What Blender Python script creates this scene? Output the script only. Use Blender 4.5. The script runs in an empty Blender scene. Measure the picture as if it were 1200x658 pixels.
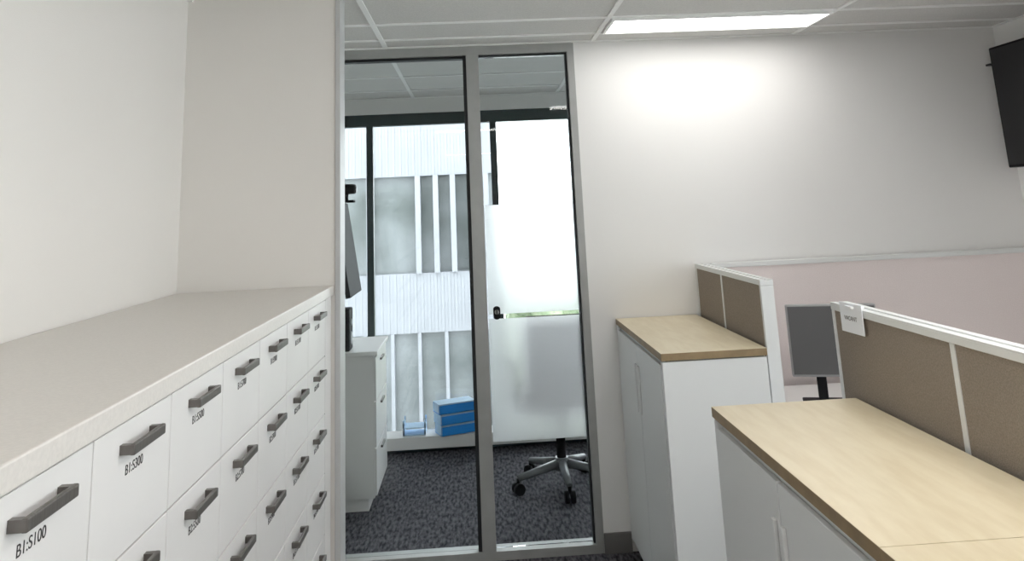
import bpy, bmesh, math, random
from mathutils import Matrix, Vector, Euler
random.seed(4)
sc=bpy.context.scene
try:
    sc.view_settings.view_transform='Standard'; sc.view_settings.look='None'
    sc.view_settings.exposure=0; sc.view_settings.gamma=1
except Exception: pass

# ------------------------------------------------------------ materials
def lin(c):
    return tuple(((v/255)/12.92 if v/255<=.04045 else ((v/255+.055)/1.055)**2.4) for v in c)+(1,)
def base(name):
    m=bpy.data.materials.new(name);m.use_nodes=True
    nt=m.node_tree;nt.nodes.clear()
    o=nt.nodes.new('ShaderNodeOutputMaterial');return m,nt,o
def pbr(name,col,rough=.5,metal=0,spec=.5,var=0,vscale=8,bump=0,bscale=60,stretch=(1,1,1),col2=None,detail=4):
    m,nt,o=base(name);b=nt.nodes.new('ShaderNodeBsdfPrincipled')
    nt.links.new(b.outputs[0],o.inputs[0])
    b.inputs['Base Color'].default_value=lin(col);b.inputs['Roughness'].default_value=rough
    b.inputs['Metallic'].default_value=metal;b.inputs['Specular IOR Level'].default_value=spec
    tc=nt.nodes.new('ShaderNodeTexCoord');mp=nt.nodes.new('ShaderNodeMapping')
    nt.links.new(tc.outputs['Object'],mp.inputs[0]);mp.inputs['Scale'].default_value=stretch
    if var or col2:
        n=nt.nodes.new('ShaderNodeTexNoise');n.inputs['Scale'].default_value=vscale;n.inputs['Detail'].default_value=detail
        nt.links.new(mp.outputs[0],n.inputs[0])
        r=nt.nodes.new('ShaderNodeValToRGB');nt.links.new(n.outputs[0],r.inputs[0])
        c2=col2 or tuple(max(0,v*(1-var)) for v in col)
        r.color_ramp.elements[0].color=lin(c2);r.color_ramp.elements[1].color=lin(col)
        r.color_ramp.elements[0].position=.35;r.color_ramp.elements[1].position=.65
        nt.links.new(r.outputs[0],b.inputs['Base Color'])
    if bump:
        n2=nt.nodes.new('ShaderNodeTexNoise');n2.inputs['Scale'].default_value=bscale;n2.inputs['Detail'].default_value=3
        nt.links.new(mp.outputs[0],n2.inputs[0])
        bp=nt.nodes.new('ShaderNodeBump');bp.inputs['Strength'].default_value=bump;bp.inputs['Distance'].default_value=.01
        nt.links.new(n2.outputs[0],bp.inputs['Height']);nt.links.new(bp.outputs[0],b.inputs['Normal'])
    return m
def emis(name,col,s):
    m,nt,o=base(name);e=nt.nodes.new('ShaderNodeEmission');e.inputs[0].default_value=lin(col);e.inputs[1].default_value=s
    nt.links.new(e.outputs[0],o.inputs[0]);return m
def glassm(name,tint=(250,252,252)):
    m,nt,o=base(name)
    t=nt.nodes.new('ShaderNodeBsdfTransparent');t.inputs[0].default_value=lin(tint)
    g=nt.nodes.new('ShaderNodeBsdfGlossy');g.inputs['Roughness'].default_value=.02
    fr=nt.nodes.new('ShaderNodeFresnel');fr.inputs[0].default_value=1.3
    mx=nt.nodes.new('ShaderNodeMixShader');nt.links.new(fr.outputs[0],mx.inputs[0])
    nt.links.new(t.outputs[0],mx.inputs[1]);nt.links.new(g.outputs[0],mx.inputs[2]);nt.links.new(mx.outputs[0],o.inputs[0]);return m
def frost(name):
    m,nt,o=base(name)
    a=nt.nodes.new('ShaderNodeBsdfTranslucent');a.inputs[0].default_value=lin((254,254,255))
    r=nt.nodes.new('ShaderNodeBsdfRefraction');r.inputs['Roughness'].default_value=.52;r.inputs['IOR'].default_value=1.17
    d=nt.nodes.new('ShaderNodeBsdfDiffuse');d.inputs[0].default_value=lin((245,245,248))
    m1=nt.nodes.new('ShaderNodeMixShader');m1.inputs[0].default_value=.66
    nt.links.new(a.outputs[0],m1.inputs[1]);nt.links.new(r.outputs[0],m1.inputs[2])
    m2=nt.nodes.new('ShaderNodeMixShader');m2.inputs[0].default_value=.08
    nt.links.new(m1.outputs[0],m2.inputs[1]);nt.links.new(d.outputs[0],m2.inputs[2]);nt.links.new(m2.outputs[0],o.inputs[0]);return m

WALL=pbr('wall_paint',(229,225,220),.75,spec=.3,bump=.06,bscale=300)
WALLW=pbr('wall_paint_white',(236,235,233),.7,spec=.3,bump=.05,bscale=300)
CEIL=pbr('ceiling_tile',(226,225,222),.9,spec=.1,var=.05,vscale=180,bump=.25,bscale=250)
TBAR=pbr('tbar_white',(246,246,244),.5)
CARPET=pbr('carpet_loop',(124,122,128),.95,spec=.05,col2=(58,57,63),vscale=30,stretch=(2.2,.6,1),bump=.8,bscale=220,detail=8)
LAMW=pbr('white_laminate',(233,231,229),.42,var=.015,vscale=3)
LAMTOP=pbr('counter_laminate',(222,217,211),.38,var=.03,vscale=160)
SHADOW=pbr('gap_shade_grey',(120,118,115),.7)  # grey that paints shade into gaps; also colours the sign text
STEEL=pbr('brushed_nickel',(118,114,110),.42,metal=.6,var=.12,vscale=30,stretch=(1,20,1))
ALU=pbr('aluminium_frame',(172,173,171),.45,metal=.2,var=.04,vscale=12)
ALUD=pbr('dark_gasket',(34,37,40),.5)
WFR=pbr('window_frame_dark_green',(18,44,46),.4)
BIRCH=pbr('birch_laminate',(220,208,180),.36,col2=(211,197,167),vscale=6,stretch=(6,1,1),bump=.02)
BIRCHE=pbr('birch_edge',(150,128,96),.5,var=.1,vscale=20)
STEELW=pbr('powdercoat_white',(222,223,222),.45,bump=.03,bscale=400)
FABB=pbr('partition_fabric_taupe',(158,147,136),.95,spec=.05,col2=(143,132,121),vscale=260,bump=.4,bscale=500)
FABP=pbr('partition_fabric_pink_grey',(238,228,226),.95,spec=.05,col2=(231,220,218),vscale=260,bump=.3,bscale=500)
BLACK=pbr('black_plastic',(20,20,23),.35,var=.1)
BLACKM=pbr('matt_black_plastic',(26,26,29),.7,spec=.2)
SCREEN=pbr('monitor_grey',(90,90,90),.4)
GREY=pbr('grey_plastic',(118,120,122),.45,var=.05)
MGREY=pbr('mid_grey_plastic',(150,150,150),.45)
LGREY=pbr('light_grey_plastic',(190,190,190),.45)
BLUE=pbr('blue_cardboard',(40,160,255),.5,var=.04)
LBLUE=pbr('pale_blue_plastic',(190,222,250),.45)
CHF=pbr('chair_mesh_fabric',(98,88,86),.9,var=.15,vscale=80)
PAPER=pbr('paper_white',(236,238,242),.7)
INK=pbr('ink_black',(50,48,48),.6)
SKIRT=pbr('skirting_grey',(112,110,108),.5)
GLASS=glassm('clear_glass')
GLASSW=glassm('window_glass',(248,252,252))
FROST=frost('frosted_film')
PANEL=emis('fill_light_diffuser',(255,252,248),21)  # emission of the added, unseen panels that brighten the room
PANELF=emis('light_diffuser_dim',(255,253,250),8.5)
CLAD=pbr('white_cladding',(136,138,143),.6,var=.04,vscale=2)
BWIN=pbr('facade_glazing',(126,130,132),.3,col2=(74,80,78),vscale=1.1,detail=9)  # darker noise blotches paint tree reflections into the glazing colour
GROUND=pbr('paving',(165,166,165),.9,var=.1,vscale=3)
LEAF=pbr('hedge_leaves',(150,160,132),.8,col2=(104,120,90),vscale=12)

# ------------------------------------------------------------ mesh builder
class B:
    def __init__(s,name):
        s.name=name;s.bm=bmesh.new();s.mats=[]
    def mi(s,m):
        if m not in s.mats:s.mats.append(m)
        return s.mats.index(m)
    def _fin(s,vs,m,smooth=False):
        i=s.mi(m)
        for f in {f for v in vs for f in v.link_faces}: f.material_index=i;f.smooth=smooth
    def box(s,x0,x1,y0,y1,z0,z1,m,rot=None,bev=0):
        r=bmesh.ops.create_cube(s.bm,size=1);vs=r['verts']
        c=Vector(((x0+x1)/2,(y0+y1)/2,(z0+z1)/2))
        for v in vs:
            v.co=Vector((v.co.x*abs(x1-x0),v.co.y*abs(y1-y0),v.co.z*abs(z1-z0)))
            if rot: v.co=rot@v.co
            v.co+=c
        s._fin(vs,m)
        if bev:
            es=list({e for v in vs for e in v.link_edges})
            g=bmesh.ops.bevel(s.bm,geom=es,offset=bev,segments=2,affect='EDGES',profile=.5)
            for f in g['faces']: f.material_index=s.mi(m)
        return vs
    def cyl(s,p0,p1,r0,r1,m,seg=20,smooth=True):
        p0=Vector(p0);p1=Vector(p1);d=p1-p0
        r=bmesh.ops.create_cone(s.bm,cap_ends=True,segments=seg,radius1=r0,radius2=r1,depth=d.length)
        q=Vector((0,0,1)).rotation_difference(d.normalized()).to_matrix()
        for v in r['verts']: v.co=q@v.co+(p0+p1)/2
        s._fin(r['verts'],m,smooth)
        for f in {f for v in r['verts'] for f in v.link_faces}:
            if len(f.verts)>4:f.smooth=False
    def sph(s,c,r,m,sc_=(1,1,1),sub=3):
        g=bmesh.ops.create_icosphere(s.bm,subdivisions=sub,radius=r)
        for v in g['verts']: v.co=Vector((v.co.x*sc_[0],v.co.y*sc_[1],v.co.z*sc_[2]))+Vector(c)
        s._fin(g['verts'],m,True);return g['verts']
    def poly(s,pts,ext,m):
        vs=[s.bm.verts.new(p) for p in pts];f=s.bm.faces.new(vs)
        r=bmesh.ops.extrude_face_region(s.bm,geom=[f]);nv=[e for e in r['geom'] if isinstance(e,bmesh.types.BMVert)]
        for v in nv:v.co+=Vector(ext)
        s._fin(vs+nv,m)
    def done(s,bevel=0):
        bmesh.ops.recalc_face_normals(s.bm,faces=s.bm.faces)
        me=bpy.data.meshes.new(s.name);s.bm.to_mesh(me);s.bm.free()
        for m in s.mats:me.materials.append(m)
        ob=bpy.data.objects.new(s.name,me);sc.collection.objects.link(ob)
        if bevel:
            b=ob.modifiers.new('bevel','BEVEL');b.width=bevel;b.segments=2;b.limit_method='ANGLE'
        return ob
def box1(name,x0,x1,y0,y1,z0,z1,m,bevel=0):
    b=B(name);b.box(x0,x1,y0,y1,z0,z1,m);return b.done(bevel)

YW=4.24; CH=2.52; XL=-1.12; XR=2.94; YF=6.22; YB=-2.6
# ------------------------------------------------------------ room shell
box1('floor',XL-.6,XR+.1,YB-.1,YF+.12,-.12,0,CARPET)
box1('ceiling',XL-.6,XR+.1,YB-.1,YF+.12,CH,CH+.12,CEIL)
box1('wall_left',XL-.1,XL,YB,YW+.1,0,CH,WALL)
box1('wall_rear',XL-.1,XR+.1,YB-.1,YB,0,CH,WALL)
box1('wall_back',.565,XR+.1,YW,YW+.1,0,CH,WALLW)
b=B('wall_right')
b.box(XR,XR+.1,2.9,YW,0,CH,WALLW);b.box(XR,XR+.1,YB,-1.2,0,CH,WALLW)
b.box(XR,XR+.1,-1.2,2.9,0,.95,WALLW);b.box(XR,XR+.1,-1.2,2.9,2.35,CH,WALLW);b.done()
b=B('window_1')
for y in(-1.2,.15,1.5,2.85): b.box(XR+.02,XR+.07,y,y+.05,.95,2.35,WFR)
b.box(XR+.02,XR+.07,-1.2,2.9,.95,1.0,WFR);b.box(XR+.02,XR+.07,-1.2,2.9,2.30,2.35,WFR)
b.box(XR+.04,XR+.046,-1.15,2.85,1.0,2.3,GLASSW);b.done()
box1('wall_nib',XL,-.535,3.15,3.25,0,CH,WALL)
box1('trim_1',-.535,-.515,3.145,3.255,0,CH,LGREY,.002)
box1('baseboard_back',.565,.70,YW-.014,YW,0,.09,SKIRT,.003)
box1('wall_meeting_left',XL-.6,XL-.5,YW+.1,YF,0,CH,WALL)
box1('wall_meeting_right',1.75,1.85,YW+.1,YF,0,CH,WALLW)
box1('wall_meeting_front',XL-.6,XL,YW,YW+.1,0,CH,WALL)
box1('wall_bulkhead',XL-.5,1.75,YF-.02,YF+.1,2.40,CH,WALLW)
b=B('window_2')
b.box(XL-.5,1.75,YF,YF+.07,2.31,2.40,WFR);b.box(XL-.5,1.75,YF,YF+.07,0,.045,WFR)
for x in(-1.60,-.82,.135,1.05,1.70): b.box(x,x+.05,YF,YF+.07,.045,2.31,WFR)
b.box(XL-.5,1.75,YF+.03,YF+.036,.045,2.31,GLASSW);b.done()
b=B('trim_window_sill')
b.box(XL-.5,1.75,YF-.20,YF-.002,.035,.115,LAMW,bev=.003);b.box(XL-.5,1.75,YF-.13,YF-.002,0,.035,WFR);b.done()
b=B('trim_ceiling_grid')
def grid(x0,x1,y0,y1,xs,ys):
    for x in xs:b.box(x-.012,x+.012,y0,y1,CH-.006,CH+.001,TBAR)
    for y in ys:b.box(x0,x1,y-.012,y+.012,CH-.0065,CH+.001,TBAR)
xs=[-.45,.67,1.79]; ys=[4.03,3.68]+[3.68-.6*k for k in range(1,11)]
grid(XL,XR,YB,YW,xs,ys)
grid(XL-.5,1.75,YW+.1,YF-.02,[-.45,.67],[4.6,5.2,5.8])
for a in((XL,XR,YW-.02,YW),(XL,XL+.02,YB,YW),(XR-.02,XR,YB,YW),(XL-.5,1.75,YF-.04,YF-.02)): b.box(a[0],a[1],a[2],a[3],CH-.007,CH+.001,TBAR)
b.done()
def panel(name,x0,x1,y0,y1,pm):
    b=B(name);t=.014
    b.box(x0+t,x1-t,y0+t,y1-t,CH-.012,CH-.004,pm)
    b.box(x0,x1,y0,y0+t,CH-.016,CH,TBAR);b.box(x0,x1,y1-t,y1,CH-.016,CH,TBAR)
    b.box(x0,x0+t,y0+t,y1-t,CH-.016,CH,TBAR);b.box(x1-t,x1,y0+t,y1-t,CH-.016,CH,TBAR);b.done()
panel('added_fill_panel',.69,1.78,3.70,4.01,PANELF)
panel('added_fill_panel',.69,1.78,1.30,1.60,PANEL)  # this and the next two: unseen panels added as room fill light
panel('added_fill_panel',-.43,.66,-.50,-.20,PANEL)
panel('added_fill_panel',.69,1.78,-1.7,-1.4,PANEL)

# ------------------------------------------------------------ glazed partition with door
b=B('window_glass_partition')
Y0,Y1=YW+.01,YW+.08
b.box(XL,.565,Y0-.01,Y1+.01,CH-.055,CH,ALU)
b.box(XL,.565,Y0-.01,Y1+.01,0,.04,ALU)
b.box(XL,XL+.04,Y0,Y1,.04,CH-.055,ALU)
b.box(-.022,.045,Y0-.012,Y1+.01,.04,CH-.055,ALU)
b.box(-.040,-.022,Y0+.0,Y1-.01,.04,CH-.055,ALUD)
b.box(.527,.565,Y0-.012,Y1+.01,.04,CH-.055,ALU)
b.box(.518,.527,Y0+.01,Y1-.01,.04,CH-.055,ALUD)
b.box(XL+.04,-.036,Y0+.01,Y1-.01,CH-.07,CH-.055,ALUD)
b.box(.045,.518,Y0+.01,Y1-.01,CH-.065,CH-.055,ALUD)
b.box(XL+.04,-.036,YW+.04,YW+.046,.04,CH-.07,GLASS)
b.done(.0015)
b=B('door_1')
b.box(.047,.516,YW+.040,YW+.048,.042,CH-.067,GLASS)
b.box(.049,.515,YW+.0365,YW+.0385,.515,1.095,FROST)
b.box(.049,.515,YW+.0365,YW+.0385,1.118,1.665,FROST)
o=[]
for k in range(28):
    a=2*math.pi*k/28;o.append((.092+.018*math.cos(a),YW+.0365,1.125+.014*math.sin(a)+(.018 if math.sin(a)>0 else -.018)))
b.poly(o,(0,-.012,0),BLACKM)
b.cyl((.092,YW+.0245,1.13),(.092,YW+.012,1.13),.011,.011,ALU)
b.box(.089,.095,YW+.006,YW+.012,1.118,1.142,ALUD)
b.done()

# ------------------------------------------------------------ drawer bank
def drawer_bank():
    b=B('filing_drawer_cabinet')
    XF=-.55;ye=3.145;ys_=-.42
    P=.297;R=.191;y7=2.882
    b.box(XL+.002,XF-.022,ys_,ye,.10,1.355,SHADOW)
    b.box(XL+.05,XF-.06,ys_+.02,ye,.0,.10,BLACKM)
    b.box(XL+.002,XF+.010,ys_,ye,1.357,1.392,LAMTOP,bev=.003)
    b.box(XF-.021,XF,y7+P/2+.002,ye,.10,1.355,LAMW)
    b.box(XF-.021,XF,ys_,ye,.10,.205,LAMW)
    for k in range(11):
        yc=y7-P*k
        for r in range(6):
            zt=1.352-R*r
            b.box(XF-.02,XF,yc-P/2+.0015,yc+P/2-.0015,zt-R+.003,zt,LAMW,bev=.0015)
            zh=zt-.036
            b.box(XF+.015,XF+.023,yc-.062,yc+.062,zh-.008,zh+.008,STEEL,bev=.002)
            b.box(XF,XF+.017,yc-.062,yc-.051,zh-.007,zh+.007,STEEL)
            b.box(XF,XF+.017,yc+.051,yc+.062,zh-.007,zh+.007,STEEL)
    ob=b.done()
    for k in range(11):
        for r in range(6):
            yc=y7-P*k;zt=1.352-R*r
            t=bpy.data.curves.new('drawer_label','FONT');num=100+200*abs(6-k)
            t.body='B%d:S%d'%(r+1,num); t.size=.021;t.align_x='CENTER';t.extrude=.0002
            t.materials.append(INK)
            o=bpy.data.objects.new('drawer_label',t);sc.collection.objects.link(o)
            o.rotation_euler=(math.pi/2,0,math.pi/2);o.location=(XF+.0004,yc-.005,zt-.078);o.parent=ob
drawer_bank()

# ------------------------------------------------------------ right hand cupboards
def cupboard(name,x0,x1,y0,y1,h):
    b=B(name);t=.026
    b.box(x0-.006,x1,y0-.006,y1+.0,h-t,h,BIRCHE)
    b.box(x0-.0055,x1-.0005,y0-.0055,y1-.0005,h-.0015,h+.0008,BIRCH)
    b.box(x0+.012,x1-.002,y0,y1-.002,.06,h-t-.006,STEELW)
    b.box(x0+.03,x1-.02,y0+.02,y1-.02,0,.06,BLACKM)
    b.box(x0+.015,x1-.01,y0+.008,y1-.01,h-t-.006,h-t,SHADOW)  # dark strip painting the shadow under the top
    ym=(y0+y1)/2
    b.box(x0-.002,x0+.014,y0,y0+.03,.06,h-t-.006,STEELW,bev=.002)
    b.box(x0-.002,x0+.014,y1-.032,y1-.002,.06,h-t-.006,STEELW,bev=.002)
    for a,c in((y0+.034,ym-.004),(ym+.004,y1-.036)):
        b.box(x0-.004,x0+.010,a,c,.075,h-t-.022,STEELW,bev=.002)
    for a in(ym-.035,ym+.017):
        b.box(x0-.014,x0-.004,a,a+.018,h-.33,h-.13,STEELW,bev=.003)
    return b.done()
cupboard('storage_cupboard',.70,1.11,3.23,YW-.006,1.07)
cupboard('storage_cupboard',.655,1.07,1.445,2.40,1.07)
cupboard('storage_cupboard',.655,1.07,.48,1.438,1.07)

# ------------------------------------------------------------ partitions
def screen(name,axis,fix0,fix1,a0,a1,seams,h,matL,matR):
    b=B(name)
    def bx(u0,u1,f0,f1,z0,z1,m,bev=0):
        if axis=='y': b.box(f0,f1,u0,u1,z0,z1,m,bev=bev)
        else: b.box(u0,u1,f0,f1,z0,z1,m,bev=bev)
    w=fix1-fix0;edges=[a0]+seams+[a1]
    for p,q in zip(edges[:-1],edges[1:]):
        bx(p+.010,q-.010,fix0+.004,fix0+w*.5,.12,h-.022,matL)
        bx(p+.010,q-.010,fix0+w*.5,fix1-.004,.12,h-.022,matR)
    bx(a0+.012,a1-.012,fix0+.010,fix1-.010,.0,h-.023,LGREY)
    for e in edges:
        c=min(max(e,a0+.009),a1-.009)
        bx(c-.009,c+.009,fix0+.002,fix1-.002,.0,h-.0225,STEELW)
    bx(a0,a1,fix0,fix1,h-.022,h-.004,STEELW,.002)
    bx(a0,a1,fix0,fix0+w*.36,h-.0045,h,STEELW,.001);bx(a0,a1,fix0+w*.64,fix1,h-.0045,h,STEELW,.001)
    return b.done()
screen('office_partition_screen','y',1.125,1.180,3.27,YW-.01,[3.80],1.32,FABB,FABP)
screen('office_partition_screen','x',YW-.075,YW-.02,1.20,XR-.02,[],1.32,FABP,FABP)
screen('office_partition_screen','y',1.080,1.135,0.0,2.52,[.63,1.26,1.89],1.32,FABB,FABP)
b=B('office_desk')
b.box(1.30,2.80,3.42,4.12,.705,.73,LAMW,bev=.003)
for x in(1.34,2.72):
    b.box(x,x+.04,3.46,3.50,0,.705,LGREY);b.box(x,x+.04,4.0,4.04,0,.705,LGREY);b.box(x,x+.04,3.5,4.0,.64,.68,LGREY)
b.box(1.38,2.72,4.0,4.02,.3,.68,LAMW)
b.done()
b=B('computer_monitor')
rz=Matrix.Rotation(math.radians(-16),3,'Z')
cx,cy=1.565,3.66
def rb(x0,x1,y0,y1,z0,z1,m,bev=0):
    c=rz@Vector(((x0+x1)/2,(y0+y1)/2,0));hx,hy=(x1-x0)/2,(y1-y0)/2
    b.box(cx+c.x-hx,cx+c.x+hx,cy+c.y-hy,cy+c.y+hy,z0,z1,m,rot=rz,bev=bev)
rb(-.19,.19,0,.035,.855,1.160,MGREY,.006)
rb(-.183,.183,-.003,.002,.866,1.153,SCREEN)
rb(-.11,.11,.035,.06,.90,1.10,BLACKM,.004)
rb(-.085,-.045,.036,.06,.745,1.0,BLACKM,.004)
rb(-.15,.04,-.05,.12,.7305,.746,BLACKM,.004)
b.done()
b=B('desk_telephone')
b.box(1.34,1.46,3.43,3.55,.731,.765,BLACKM,bev=.008)
b.box(1.35,1.38,3.425,3.555,.766,.79,BLACK,bev=.01)
b.box(1.40,1.45,3.48,3.54,.765,.772,GREY)
b.done()
b=B('paper_sign')
rx=Matrix.Rotation(math.radians(4),3,'Z')
b.box(1.068,1.0705,2.30,2.42,1.252,1.334,PAPER,rot=rx)
b.box(1.060,1.10,2.34,2.38,1.3215,1.327,PAPER)
ob=b.done()
t=bpy.data.curves.new('sign_text','FONT');t.body='VACANT';t.size=.017;t.align_x='CENTER';t.materials.append(SHADOW);t.extrude=.0002
o=bpy.data.objects.new('sign_text',t);sc.collection.objects.link(o);o.rotation_euler=(math.pi/2,0,-math.pi/2+math.radians(4));o.location=(1.0655,2.36,1.287);o.parent=ob

# ------------------------------------------------------------ TV
b=B('wall_mounted_television')
b.box(2.845,2.885,3.10,4.17,1.735,2.385,BLACKM,bev=.006)
b.box(2.841,2.846,3.115,4.155,1.75,2.372,BLACK)
b.box(2.885,2.91,3.35,3.9,1.85,2.25,BLACKM)
b.box(2.91,2.94,3.45,3.8,1.9,2.2,BLACKM)
b.box(2.835,2.87,4.165,4.20,2.29,2.30,ALUD)
b.done()

# ------------------------------------------------------------ meeting room furniture
b=B('white_credenza')
b.box(-1.50,-.60,4.97,5.56,.835,.86,LAMW,bev=.003)
b.box(-1.49,-.625,4.99,5.54,.07,.833,LAMW)
b.box(-1.46,-.66,5.01,5.52,0,.07,LAMW)
for z0,z1 in((.08,.33),(.335,.58),(.585,.825)):
    b.box(-.625,-.612,5.0,5.535,z0,z1-.004,LAMW,bev=.002)
    b.box(-.612,-.600,5.2,5.34,z1-.05,z1-.038,STEEL)
b.done()
b=B('desktop_monitor')
r=Matrix.Rotation(math.radians(-9),3,'Y')
b.box(-.875,-.835,5.03,5.49,1.16,1.72,LGREY,rot=r,bev=.006)
b.box(-.835,-.806,5.02,5.50,1.155,1.725,BLACKM,rot=r,bev=.003)
b.cyl((-.89,5.26,.872),(-.86,5.26,1.22),.018,.018,LGREY)
b.box(-1.0,-.80,5.14,5.38,.8605,.874,LGREY,bev=.003)
b.done()
b=B('webcam')
b.box(-.85,-.74,5.04,5.13,1.775,1.835,BLACKM,bev=.012)
b.cyl((-.80,5.08,1.735),(-.80,5.08,1.777),.016,.02,BLACKM)
b.box(-.83,-.745,5.045,5.12,1.722,1.738,BLACKM,bev=.004)
b.cyl((-.74,5.085,1.80),(-.732,5.085,1.80),.018,.018,BLACK)
b.done()
b=B('desktop_speaker')
b.box(-.91,-.765,5.00,5.13,.861,1.10,BLACKM,bev=.008)
b.cyl((-.765,5.065,.93),(-.761,5.065,.93),.038,.034,GREY)
b.cyl((-.765,5.065,1.02),(-.761,5.065,1.02),.02,.017,GREY)
b.done()
b=B('waste_bin')
b.cyl((-.905,4.78,0),(-.905,4.78,.27),.095,.125,BLACKM,28)
b.cyl((-.905,4.78,.262),(-.905,4.78,.276),.13,.13,BLACK,28)
b.done()
# blue document boxes lying in a stack
b=B('blue_document_box')
for k,(dx,an) in enumerate(((0,21),(-.006,23),(-.012,20))):
    rr=Matrix.Rotation(math.radians(an),3,'Z');z0=.117+.070*k;c=Vector((-.185+dx,6.095,0))
    def q(x0,x1,y0,y1,za,zb,m,bev=0):
        o=rr@Vector(((x0+x1)/2,(y0+y1)/2,0))+c;hx=(x1-x0)/2;hy=(y1-y0)/2
        b.box(o.x-hx,o.x+hx,o.y-hy,o.y+hy,z0+za,z0+zb,m,rot=rr,bev=bev)
    q(-.135,.135,-.07,.07,0,.006,BLUE);q(-.135,.135,-.07,.07,.058,.066,LBLUE)
    q(-.135,-.129,-.07,.07,0,.060,LBLUE);q(.129,.135,-.07,.07,0,.060,BLUE)
    q(-.135,.135,-.07,-.064,0,.056,BLUE);q(-.135,.135,.064,.07,0,.060,BLUE)
    q(-.125,.125,-.06,.06,.008,.057,PAPER)
b.done()
b=B('document_tray')
for k in range(2):
    z=.117+.045*k
    b.box(-.56,-.40,6.06,6.20,z,z+.006,LBLUE);b.box(-.56,-.55,6.06,6.20,z,z+.03,LBLUE);b.box(-.41,-.40,6.06,6.20,z,z+.03,LBLUE)
for x in(-.56,-.41):
    b.box(x,x+.01,6.19,6.20,.117,.215,LBLUE);b.box(x,x+.01,6.06,6.07,.117,.215,LBLUE)
b.done()
# swivel chair
b=B('swivel_office_chair')
hx,hy=.47,5.22
for k in range(5):
    a=math.radians(200+72*k);dx,dy=math.cos(a),math.sin(a)
    b.cyl((hx+dx*.03,hy+dy*.03,.125),(hx+dx*.29,hy+dy*.29,.085),.026,.018,GREY,14)
    b.cyl((hx+dx*.29,hy+dy*.29,.085),(hx+dx*.29,hy+dy*.29,.05),.010,.010,BLACKM,10)
    n=Vector((-dy,dx,0));c=Vector((hx+dx*.29,hy+dy*.29,.03))
    b.cyl(c-n*.030,c-n*.006,.032,.032,BLACKM,18);b.cyl(c+n*.006,c+n*.030,.032,.032,BLACKM,18)
b.cyl((hx,hy,.09),(hx,hy,.16),.045,.04,GREY)
b.cyl((hx,hy,.16),(hx,hy,.30),.028,.028,BLACKM);b.cyl((hx,hy,.30),(hx,hy,.43),.016,.016,ALU)
b.box(hx-.11,hx+.11,hy-.12,hy+.10,.425,.46,BLACKM,bev=.01)
b.box(hx-.24,hx+.24,hy-.24,hy+.24,.458,.53,CHF,bev=.03)
rr=Matrix.Rotation(math.radians(9),3,'X')
b.box(hx-.21,hx+.21,hy-.30,hy-.25,.60,1.02,CHF,rot=rr,bev=.022)
b.box(hx-.03,hx+.03,hy-.27,hy-.10,.44,.46,BLACKM);b.box(hx-.03,hx+.03,hy-.285,hy-.255,.45,.72,BLACKM)
for sx in(-1,1):
    b.box(hx+sx*.27-.02,hx+sx*.27+.02,hy-.05,hy-.01,.47,.68,BLACKM);b.box(hx+sx*.27-.035,hx+sx*.27+.035,hy-.14,hy+.12,.68,.71,BLACKM,bev=.008)
    b.box(hx+sx*.19-.08,hx+sx*.19+.10,hy-.05,hy-.01,.44,.458,BLACKM)
b.done()

# ------------------------------------------------------------ outside
box1('ground_outside',-30,30,YF+.12,40,-1.3,-1.18,GROUND)
b=B('neighbouring_building')
FY=11.0
b.box(-6,.25,FY+.12,FY+.6,-1.18,5,BWIN)
b.box(-6,.25,FY,FY+.12,.10,.85,CLAD)
b.box(-6,.25,FY,FY+.12,2.12,5,CLAD)
for i in range(70):
    x=-6+.089*i
    b.box(x,x+.035,FY-.008,FY,2.12,5,CLAD);b.box(x,x+.035,FY-.008,FY,.10,.85,CLAD)
for x in [-5.6,-4.4,-3.2,-2.2,-1.45,-.80,-.56,-.33,-.10,.12]:
    b.box(x,x+.07,FY-.06,FY+.12,.85,2.12,CLAD)
for x in [-5.6,-4.4,-3.2,-2.2,-1.5,-1.15,-.80,-.45,-.10,.15]:
    b.box(x,x+.045,FY-.02,FY+.12,-1.18,.10,CLAD)
b.done()
b=B('hedge')
for i in range(46):
    x=.6+random.random()*2.0;z=.02+random.random()*.22;y=12+random.random()*.5
    vs=b.sph((x,y,z),.12+random.random()*.12,LEAF,sub=2)
    for v in vs:v.co+=Vector((random.uniform(-.03,.03),random.uniform(-.03,.03),random.uniform(-.03,.03)))
b.box(.5,2.6,12,12.5,-1.18,.05,LEAF)
b.done()

# ------------------------------------------------------------ sky
w=bpy.data.worlds.new('sky');sc.world=w;w.use_nodes=True
bg=w.node_tree.nodes['Background'];bg.inputs[0].default_value=lin((252,252,255));bg.inputs[1].default_value=6.6

# ------------------------------------------------------------ camera
yaw,pit,rol=.0549,.2085,-.0463
cy,sy=math.cos(yaw),math.sin(yaw);cp,sp=math.cos(pit),math.sin(pit);cr,sr=math.cos(rol),math.sin(rol)
fwd=Vector((sy*cp,cy*cp,sp));right=Vector((cy,-sy,0));up=right.cross(fwd)
r2=cr*right+sr*up;u2=-sr*right+cr*up
M=Matrix((r2,u2,-fwd)).transposed().to_4x4();M.translation=Vector((0,0,1.65))
cd=bpy.data.cameras.new('camera');cam=bpy.data.objects.new('camera',cd);sc.collection.objects.link(cam)
cam.matrix_world=M;cd.sensor_width=36;cd.sensor_fit='HORIZONTAL';cd.lens=28.0;cd.shift_y=-.2365;cd.clip_start=.02
sc.camera=cam
